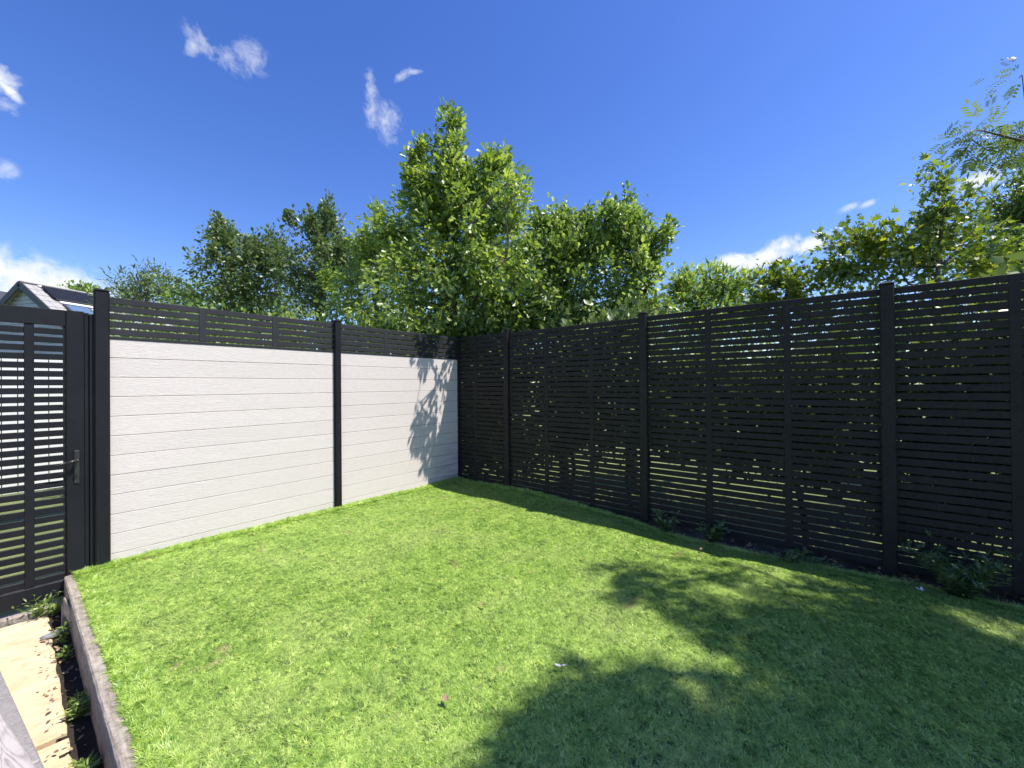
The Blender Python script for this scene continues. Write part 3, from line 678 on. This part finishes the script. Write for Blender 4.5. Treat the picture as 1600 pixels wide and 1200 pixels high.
tree('field_tree', 'dark green tree with a ragged top above the middle fence post', (c.x, c.y), [lb(512, 352, 10.5, 20, 16, 18), lb(478, 353, 10.5, 24, 9, 11), lb(515, 390, 10.5, 38, 28, 44), lb(495, 430, 10.4, 55, 50, 90), lb(540, 420, 10.2, 40, 55, 60), lb(500, 510, 10.4, 60, 60, 50)], L_far, ML_dark, .10, 34, .115, 13, r0=.11, gap_=.3, shoots=16, shoot_len=.26)
c = bearing(385, 450, 11.5)
tree('field_tree', 'broad dark green tree left of the ragged dark tree', (c.x, c.y), [lb(356, 378, 11.5, 26, 14, 22), lb(395, 400, 11.5, 34, 20, 32), lb(342, 408, 11.5, 20, 9, 10), lb(430, 400, 11.3, 32, 30, 40), lb(390, 440, 11.4, 75, 40, 110), lb(390, 510, 11.4, 80, 50, 70)], L_far, ML_dark, .105, 34, .12, 14, r0=.12, gap_=.3, shoots=18, shoot_len=.30)
c = bearing(320, 470, 12.5)
tree('field_shrub', 'rounded olive-green shrub low beside the broad dark tree', (c.x, c.y), [lb(320, 470, 12.5, 62, 32, 90), lb(405, 480, 12.0, 50, 28, 60), lb(330, 530, 12.5, 70, 50, 50)], L_far, ML_haz, .12, 26, .12, 15, r0=.07, cat='shrub')
c = bearing(230, 460, 13.5)
tree('field_tree', 'small feathery tree above the left bay of the white fence', (c.x, c.y), [lb(232, 432, 13.5, 14, 22, 16), lb(255, 440, 13.5, 16, 16, 12), lb(212, 452, 13.5, 28, 18, 28), lb(245, 462, 13.5, 38, 20, 40), lb(200, 475, 13.5, 30, 18, 24), lb(235, 530, 13.5, 55, 50, 40)], L_lance, ML_dark, .17, 26, .13, 16, r0=.08)
c = bearing(130, 470, 26)
tree('far_tree', 'distant low tree showing over the tiled roof ridge', (c.x, c.y), [lb(120, 463, 26, 16, 9, 24), lb(140, 462, 26, 14, 11, 24), lb(130, 500, 26, 40, 30, 60)], L_far, ML_haz, .22, 22, .22, 17, r0=.12)
c = bearing(880, 420, 6.4)
tree('hazel_tree', 'leafy green tree right of the pointed oak', (c.x, c.y), [lb(880, 358, 6.4, 34, 26, 30), lb(855, 385, 6.4, 48, 40, 60), lb(915, 385, 6.3, 45, 42, 60), lb(880, 450, 6.3, 75, 55, 120), lb(900, 550, 6.3, 75, 65, 55), lb(890, 498, 6.3, 85, 22, 70)], L_oak, ML_haz, .085, 32, .080, 18, r0=.07, gap_=.27, shoots=26, shoot_len=.20)
c = bearing(990, 430, 6.0)
tree('hazel_tree', 'round-leaved tree with upright shoots right of the leafy green tree', (c.x, c.y), [lb(995, 358, 5.9, 10, 22, 10), lb(1030, 380, 5.9, 24, 14, 9), lb(985, 390, 6.0, 40, 40, 46), lb(965, 370, 6.0, 20, 34, 18), lb(990, 450, 5.9, 52, 45, 70), lb(1000, 540, 5.9, 60, 60, 40), lb(1000, 488, 5.9, 65, 24, 50)], L_oval, ML_haz, .082, 28, .080, 19, r0=.06, gap_=.26, shoots=16, shoot_len=.22)
c = bearing(1090, 470, 6.6)
tree('hawthorn_shrub', 'low ragged shrub just clearing the top of the black fence', (c.x, c.y), [lb(1075, 462, 6.4, 32, 26, 34), lb(1130, 462, 6.4, 34, 22, 30), lb(1110, 500, 6.4, 60, 30, 50), lb(1100, 570, 6.4, 70, 50, 26), lb(1080, 520, 6.4, 80, 30, 36)], L_lance, ML_haz, .13, 26, .09, 20, r0=.04, cat='shrub', shoots=14, shoot_len=.18, gap_=.2)
c = bearing(1230, 470, 5.2)
tree('maple_sapling', 'thin spreading maple sapling over the fourth run of black slats', (c.x, c.y), [lb(1205, 448, 5.2, 40, 12, 22), lb(1250, 442, 5.0, 40, 14, 24), lb(1220, 480, 5.2, 60, 22, 30), lb(1230, 545, 5.2, 70, 40, 18), lb(1180, 510, 5.4, 70, 32, 30), lb(1290, 505, 5.0, 70, 34, 34)], L_maple, ML_map, .075, 14, .08, 21, r0=.03, flat=.6, shoots=8, shoot_len=.15)
c = bearing(1440, 440, 4.6)
tree('maple_tree', 'spreading maple with large lobed leaves above the black fence', (c.x, c.y), [
    lb(1318, 378, 4.5, 36, 20, 17), lb(1375, 385, 4.5, 40, 30, 30), lb(1335, 420, 4.5, 50, 24, 30), lb(1430, 405, 4.5, 50, 36, 44), lb(1462, 345, 4.3, 30, 26, 15), lb(1492, 305, 4.2, 36, 16, 9), lb(1450, 285, 4.2, 16, 10, 5),
    lb(1500, 365, 4.4, 46, 28, 26), lb(1540, 405, 4.5, 50, 36, 40), lb(1440, 470, 4.5, 120, 50, 70), lb(1400, 510, 4.5, 110, 40, 50), lb(1520, 500, 4.5, 90, 50, 50)], L_maple, ML_map, .066, 16, .075, 22, r0=.03, flat=.45, gap_=.22, shoots=10, shoot_len=.12, trunk_to=tuple(bearing(1475, 310, 4.3)))
c = bearing(1600, 400, 6.0)
tree('willow_tree', 'dense yellow-green fine-leaved tree behind the maple at the right edge', (c.x, c.y), [lb(1598, 345, 6.0, 40, 45, 70), lb(1590, 405, 6.0, 80, 42, 120), lb(1650, 330, 6.0, 55, 60, 80)], L_lance, ML_ash, .13, 26, .10, 23, r0=.1, free=True, gap_=.2, shoots=14, shoot_len=.4)
for k, (y, x, z0, z1, lab) in enumerate([(.55, .75, -.1, 2.0, 'dark bush glimpsed through the slats nearest the fence corner'), (-.35, .75, .05, 2.0, 'dark bush glimpsed through the corner bay of black slats'), (-1.35, .85, .42, 2.0, 'dark bush glimpsed through the second bay near its first batten'), (-2.25, .85, .60, 2.0, 'dark bush glimpsed through the slats left of the second long bay'),
        (-3.15, .85, .62, 1.50, 'dark bush glimpsed behind the slats of the middle bay'), (-4.05, .80, .42, 1.42, 'dark bush glimpsed behind the slats left of the tallest black post'), (-4.95, .75, .05, 1.55, 'dark bush glimpsed behind the rightmost bay of black slats'), (-5.8, .75, .0, 1.9, 'dark bush behind the black fence beyond the right edge')]):
    h = (z1-z0)/3
    tree('undergrowth_bush', lab, (x, y), [(Vector((x+.1*math.sin(k*3+q), y+.1*math.cos(k*5+q*2), z0+h*(q+.5))), .56, h*.72, 62) for q in range(3)], L_far, ML_dark, .10, 26, .10, 80+k, r0=.03, cat='bush', group='bushes behind the black fence', hollow=1.6)
for k, (px, d, lab) in enumerate([(262, 6.5, 'leafy hedge bush behind the trellis of the left white bay'), (370, 7.0, 'leafy hedge bush behind the trellis battens of the left white bay'), (500, 7.5, 'leafy hedge bush behind the trellis beside the middle post'), (630, 7.6, 'leafy hedge bush behind the trellis of the corner bay')]):
    c = bearing(px, 540, d); sp = 80*d/F_PX
    tree('hedge_bush', lab, (c.x, c.y), [(bearing(px, 525, d), sp, .36, 60), (bearing(px+30, 560, d), sp, .5, 40)], L_far, ML_haz, .085, 24, .11, 90+k, r0=.03, cat='bush', group='bushes behind the white fence')
# the ash whose crown hangs over the fence and shades the near right of the lawn
def ash_lobes():
    L = []; s = SUN/SUN.z
    for gx, gy, z, rx, rz, n in [(-1.75, -4.05, 5.2, .50, .30, 60), (-2.45, -4.25, 5.6, .50, .30, 80), (-1.25, -4.7, 5.0, .55, .35, 110), (-2.0, -4.9, 5.4, .6, .35, 120), (-1.5, -4.35, 5.1, .45, .3, 60), (-2.2, -4.45, 5.5, .4, .25, 60), (-.9, -4.5, 4.7, .35, .25, 40), (-.6, -5.1, 4.5, .4, .3, 50), (-1.0, -4.05, 4.8, .25, .20, 16), (-1.35, -3.3, 5.0, .30, .16, 34),
        (-1.55, -3.0, 5.1, .18, .10, 8), (-.8, -3.7, 4.6, .22, .12, 9), (-2.3, -3.6, 5.3, .2, .14, 18), (-2.75, -3.75, 5.7, .35, .2, 60), (-2.62, -3.52, 5.6, .26, .15, 40), (-3.0, -3.65, 5.8, .25, .15, 34), (-2.95, -4.1, 5.8, .4, .2, 60), (-2.9, -4.8, 5.8, .5, .3, 40), (-.6, -4.6, 4.4, .3, .25, 16), (-1.4, -5.6, 5.0, .8, .5, 70), (-2.6, -5.7, 5.6, .8, .4, 60), (-.3, -5.4, 4.6, .6, .4, 40)]:
        L.append((Vector((gx, gy, -.1)) + s*(z+.1), rx, rz, n))
    for px, py, d, a, b_, n in [(1535, 208, 4.6, 34, 10, 7), (1580, 225, 4.6, 26, 12, 7), (1597, 118, 4.6, 8, 9, 2), (1612, 215, 4.6, 20, 14, 6), (1720, 150, 4.6, 40, 40, 16)]:
        L.append(lb(px, py, d, a, b_, n))
    return L
tree('ash_tree', 'tall ash with feathery leaves reaching in at the upper right edge', (2.6, -7.2), ash_lobes(), L_ash, ML_ash, .20, 9, .10, 24, r0=.10, trunk_to=(1.2, -6.8, 5.2), flat=.65)

# ------------------------------------------------------------------ house with solar roof
hd = Vector((math.cos(R(27.6)), math.sin(R(27.6)), 0)); hg = Vector((-hd.y, hd.x, 0))
apex = bearing(38, 444, 15.0)
Mh = Matrix(((hd.x, hg.x, 0, apex.x), (hd.y, hg.y, 0, apex.y), (0, 0, 1, 0), (0, 0, 0, 1)))
HZ = apex.z; RW, RH, RL = 2.35, 1.75, 7.0      # half span, rise, ridge length
hs_ = tag(empty('house'), 'grey clad gabled house with dark solar panels on its tiled roof', 'house')
def hpart(name, me, parent=None):
    o = obj(name, me, parent=parent or hs_); 
    if parent is None: o.matrix_local = Mh
    return o
b = MB(); ez = HZ-RH
b.poly([(.12, -RW+.2, -.33), (.12, RW-.2, -.33), (.12, RW-.2, ez+.12), (.12, 0, HZ-.06), (.12, -RW+.2, ez+.12)])
b.poly([(.12, -RW+.2, -.33), (.12, -RW+.2, ez+.12), (RL, -RW+.2, ez+.12), (RL, -RW+.2, -.33)])
b.poly([(.12, RW-.2, -.33), (.12, RW-.2, ez+.12), (RL, RW-.2, ez+.12), (RL, RW-.2, -.33)]); b.poly([(RL, -RW+.2, -.33), (RL, RW-.2, -.33), (RL, RW-.2, ez+.12), (RL, 0, HZ-.06), (RL, -RW+.2, ez+.12)])
hpart('wall', b.me('wall', M_wpaint))
b = MB(); z = -.2
while z < HZ-.15:
    hw = RW-.22 if z < ez+.1 else (HZ-z-.05)/RH*RW
    if hw > .05: b.box(.075, .115, -hw, hw, z, z+.135, .004)
    z += .15
hpart('cladding', b.me('cladding', M_clad))
sl = math.hypot(RW, RH)
def slope_mat(side): return Matrix(((1, 0, 0, 0), (0, side*RW/sl, -side*-RH/sl*1.0, 0), (0, -RH/sl, RW/sl, HZ), (0, 0, 0, 1)))
roofs = []
for side in (-1, 1):
    b = MB(); Ms = slope_mat(side)
    nrow = 16
    for r_ in range(nrow):
        y0 = r_*sl*1.04/nrow; h = sl*1.04/nrow
        nc = 26
        for q in range(nc):
            b.box(-.12+q*(RL+.12)/nc+.004, -.12+(q+1)*(RL+.12)/nc-.004, y0, y0+h*1.04, .02+.012*(r_ % 2), .045+.012*(r_ % 2), 0, Ms)
    roofs.append(hpart('roof', b.me('roof', M_tile)))
hpart('ridge', MB().box(-.14, RL, -.09, .09, HZ+.035, HZ+.11, .03).me('ridge', M_tile))
for side in (-1, 1): hpart('verge_board', MB().box(-.16, -.123, -.02, sl*1.05, -.13, .09, .004, slope_mat(side)).me('verge_board', M_verge))
Ms = slope_mat(-1)
for k in range(4):
    x0 = .34+k*1.45
    o = hpart('solar_panel', MB().box(x0, x0+1.42, .20, 1.02, .12, .16, .004, Ms).me('solar_panel', M_solar))
    hpart('panel_rail', MB().box(x0+.02, x0+1.40, 1.03, 1.07, .06, .15, .0, Ms).me('panel_rail', M_verge))
hpart('trim', MB().box(.3, RL, .07, .17, .07, .10, 0, Ms).me('trim', M_lead))
hpart('trim', MB().box(.45, RL, 1.10, 1.22, .07, .10, 0, Ms).me('trim', M_lead))
sk = hpart('skylight', MB().box(.45, 1.25, 1.30, 2.1, .06, .12, .006, Ms).me('skylight', M_verge))
o = obj('pane', MB().box(.51, 1.19, 1.36, 2.04, .121, .126, 0, Ms).me('pane', M_pane), parent=sk)
# second house, only a roof corner shows
c = bearing(-28, 440, 19)
h2 = tag(empty('neighbour_house', (c.x, c.y, -.33)), 'pale house with dark eaves at the far left edge', 'house')
rot = Matrix.Rotation(R(27.6), 4, 'Z')
def h2p(nm, me): o = obj(nm, me, parent=h2); o.matrix_local = rot; return o
zt_ = bearing(-25, 452, 19).z+.33-1.05
b = MB(); b.poly([(-5, -2, 0), (1.35, -2, 0), (1.35, -2, zt_-.5), (-5, -2, zt_-.5)]); b.poly([(1.35, -2, 0), (1.35, 2, 0), (1.35, 2, zt_-.5), (1.35, 0, zt_+.9), (1.35, -2, zt_-.5)])
h2p('wall', b.me('wall', M_wpaint))
b = MB(); b.box(-5, 1.55, 0, 2.75, -.06, .06, 0, Matrix(((1, 0, 0, 0), (0, -.82, -.57, 0), (0, -.57, .82, zt_+1.05), (0, 0, 0, 1)))); b.box(-5, 1.55, 0, 2.75, -.06, .06, 0, Matrix(((1, 0, 0, 0), (0, .82, .57, 0), (0, -.57, .82, zt_+1.05), (0, 0, 0, 1))))
h2p('roof', b.me('roof', M_verge))

# white boarded fence seen through the gate slats
wb = tag(empty('white_panel_fence'), 'white upright-boarded fence seen through the gaps of the gate', 'fence')
bm_ = MB().box(0, .1095, 3.0, 3.025, .08, 1.655, .002).me('board', M_wpaint)
for k in range(28):
    obj('board', bm_, parent=wb).location = (-5.5795+k*.1175, 0, 0)
obj('backing', MB().box(-5.6, -2.2, 3.026, 3.05, .10, 1.60).me('backing', M_black), parent=wb)

# ------------------------------------------------------------------ weeds, shrub, litter
def plant(name, label, base, nstem, height, spread, tm, mat, lsize, per, seed, cat='weed', group=None, lean=(0, 0)):
    rs = np.random.RandomState(seed); nodes, par, rad = [np.zeros(3)], [-1], [.004]
    P, A = [], []
    for s in range(nstem):
        a = rs.rand()*6.283; tip = np.array([math.cos(a)*spread*rs.rand()**.5+lean[0], math.sin(a)*spread*rs.rand()**.5+lean[1], height*(.55+.45*rs.rand())]); prev = 0; K = 5
        for q in range(1, K+1):
            t = q/K; pt = tip*np.array([t*t*.6+t*.4]*2+[t*(1.25-.25*t)])*1.0 + rs.randn(3)*.006; nodes.append(pt); par.append(prev); rad.append(.0022*(1.2-t)); prev = len(nodes)-1
            for _ in range(per):
                d = rs.randn(3); d[2] = abs(d[2])*.5; P.append(pt+rs.randn(3)*.006); A.append(d+tip*1.0)
    P, A = np.array(P), np.array(A); n = len(P)
    t = tag(empty(name, base), label, cat, group)
    obj('stem', limb_mesh('stem', nodes, par, rad, mat, 4), parent=t)
    obj('foliage', leaves_mesh('foliage', P, A, rs.randn(n, 3)*.5+np.array([0, 0, 1.]), lsize*(.6+.7*rs.rand(n)), np.clip(rs.rand(n), 0, 1), tm, mat), parent=t)
    return t
plant('fern_shrub', 'dark feathery shrub at the foot of the black fence near the right edge', (-.24, -4.92, -.19), 34, .36, .28, L_lance, ML_dark, .055, 9, 31, 'shrub')
plant('climbing_weed', 'small leafy weed by the fence foot right of the second black post', (-.13, -3.02, -.19), 9, .22, .12, L_oval, ML_dark, .05, 4, 32)
plant('climbing_weed', 'trailing weed at the fence foot below the third black slat batten', (-.14, -3.42, -.19), 11, .20, .16, L_oval, ML_dark, .05, 4, 33)
plant('ground_weed', 'low sprawling weed in the shade left of the third black post', (-.20, -4.05, -.19), 12, .10, .22, L_oval, ML_dark, .05, 4, 34)
wl = ['leafy weed in the corner where the timber edging meets the gate', 'bright pointed weed leaning on the timber edging near the gate', 'thin-leaved weed halfway along the timber edging', 'bushy weed below the timber edging by the stained slab',
      'spreading weed at the near end of the timber edging', 'small weed between the upper two bushy weeds']
for k, (x, y, h, ns, sp) in enumerate([(-3.92, -.10, .14, 7, .07), (-3.905, -.62, .15, 5, .04), (-3.905, -.86, .09, 4, .05), (-3.90, -1.52, .10, 8, .05), (-3.90, -1.95, .07, 9, .06), (-3.90, -1.40, .06, 5, .04)]):
    plant('path_weed', wl[k], (x, y, -.305), ns, h, sp, L_lance, ML_weed, .036, 3, 50+k, group='weeds along the timber edging')
plant('dandelion', 'straggly dandelion growing over the slab in front of the gate', (-3.99, -.10, -.285), 9, .14, .11, L_lance, ML_weed, .042, 2, 60)
def litter_mesh(n, x0, x1, y0, y1, zf, s, seed, name, mat, tm=L_oval):
    rs = np.random.RandomState(seed); x = x0+(x1-x0)*rs.rand(n); y = y0+(y1-y0)*rs.rand(n)
    P = np.stack([x, y, np.array([zf(a, c) for a, c in zip(x, y)])+.006], 1); A = rs.randn(n, 3); A[:, 2] *= .25
    return leaves_mesh(name, P, A, rs.randn(n, 3)*.35+np.array([0, 0, 1.]), s*(.5+rs.rand(n)), rs.rand(n), tm, mat)
tag(obj('leaf_litter', litter_mesh(260, -.26, .12, -5.9, -2.4, lambda x, y: soil_z(x, y), .032, 70, 'leaf_litter', ML_dry)), 'dry brown leaf litter along the foot of the black fence', 'leaf litter', kind='stuff')
tag(obj('path_litter', litter_mesh(120, -4.02, -3.88, -2.3, -.1, lambda x, y: -.278 if x < -3.945 else -.295, .020, 71, 'path_litter', ML_dry)), 'dry leaves and crumbs of soil along the edge of the slabs', 'leaf litter', kind='stuff')
def scrap(name, label, cat, x, y, s, mat, seed):
    rs = np.random.RandomState(seed); V, Fc = [], []
    for k in range(3):
        a = rs.rand()*6.28; n0 = len(V); L_ = s*(.5+.5*rs.rand())
        for t in (0, .33, .66, 1):
            w = s*.22*math.sin(math.pi*(t*.8+.1)); cx, cy = math.cos(a)*L_*t, math.sin(a)*L_*t
            V += [(cx-math.sin(a)*w, cy+math.cos(a)*w, .012*t+.004*rs.rand()), (cx+math.sin(a)*w, cy-math.cos(a)*w, .016*t+.004*rs.rand())]
        for i in range(3): Fc.append((n0+2*i, n0+2*i+1, n0+2*i+3, n0+2*i+2))
    o = obj(name, mesh(name, V, Fc, mat)); o.location = (x, y, float(turf_z(x, y))+.028); tag(o, label, cat); return o
scrap('petal', 'white scrap lying on the sunlit turf near the tree shadow', 'petal', -2.475, -3.30, .034, M_scrap, 1)
scrap('petal', 'pale scrap in the middle of the shaded turf', 'petal', -1.31, -4.255, .034, M_scrap, 2)
scrap('petal', 'pale scrap on the dark turf close to the feathery shrub', 'petal', -.47, -4.72, .034, M_scrap, 3)
M_dryl = plain('dry_leaf_brown', (.24, .15, .09), .8, 0, 50, .3)
for k, (x, y, lab) in enumerate([(-.95, -3.06, 'dry brown leaf on the sunlit turf just before the fence shadow'), (-2.32, -2.65, 'dry brown leaf in the middle of the sunlit turf'), (-2.95, -3.04, 'dry reddish leaf on the near sunlit turf'), (-.60, -3.44, 'dark curled leaf at the tip of the fence shadow')]):
    scrap('fallen_leaf', lab, 'leaf', x, y, .034, M_dryl, 10+k)
for k, (x, y) in enumerate([(-3.955, -.50), (-3.925, -.44)]):
    bm = bmesh.new(); bmesh.ops.create_icosphere(bm, subdivisions=2, radius=.03)
    r_ = random.Random(k)
    for v in bm.verts: v.co = Vector((v.co.x*1.4, v.co.y, v.co.z*.55))*(1+r_.uniform(-.12, .12))
    me = bpy.data.meshes.new('pebble'); bm.to_mesh(me); bm.free(); me.materials.append(M_pebble)
    tag(obj('pebble', me, loc=(x, y, -.272 if k == 0 else -.29)), ['grey stone on the edge of the first slab by the gate', 'grey stone in the soil gap beside the timber edging'][k], 'stone')
bpy.context.view_layer.update()
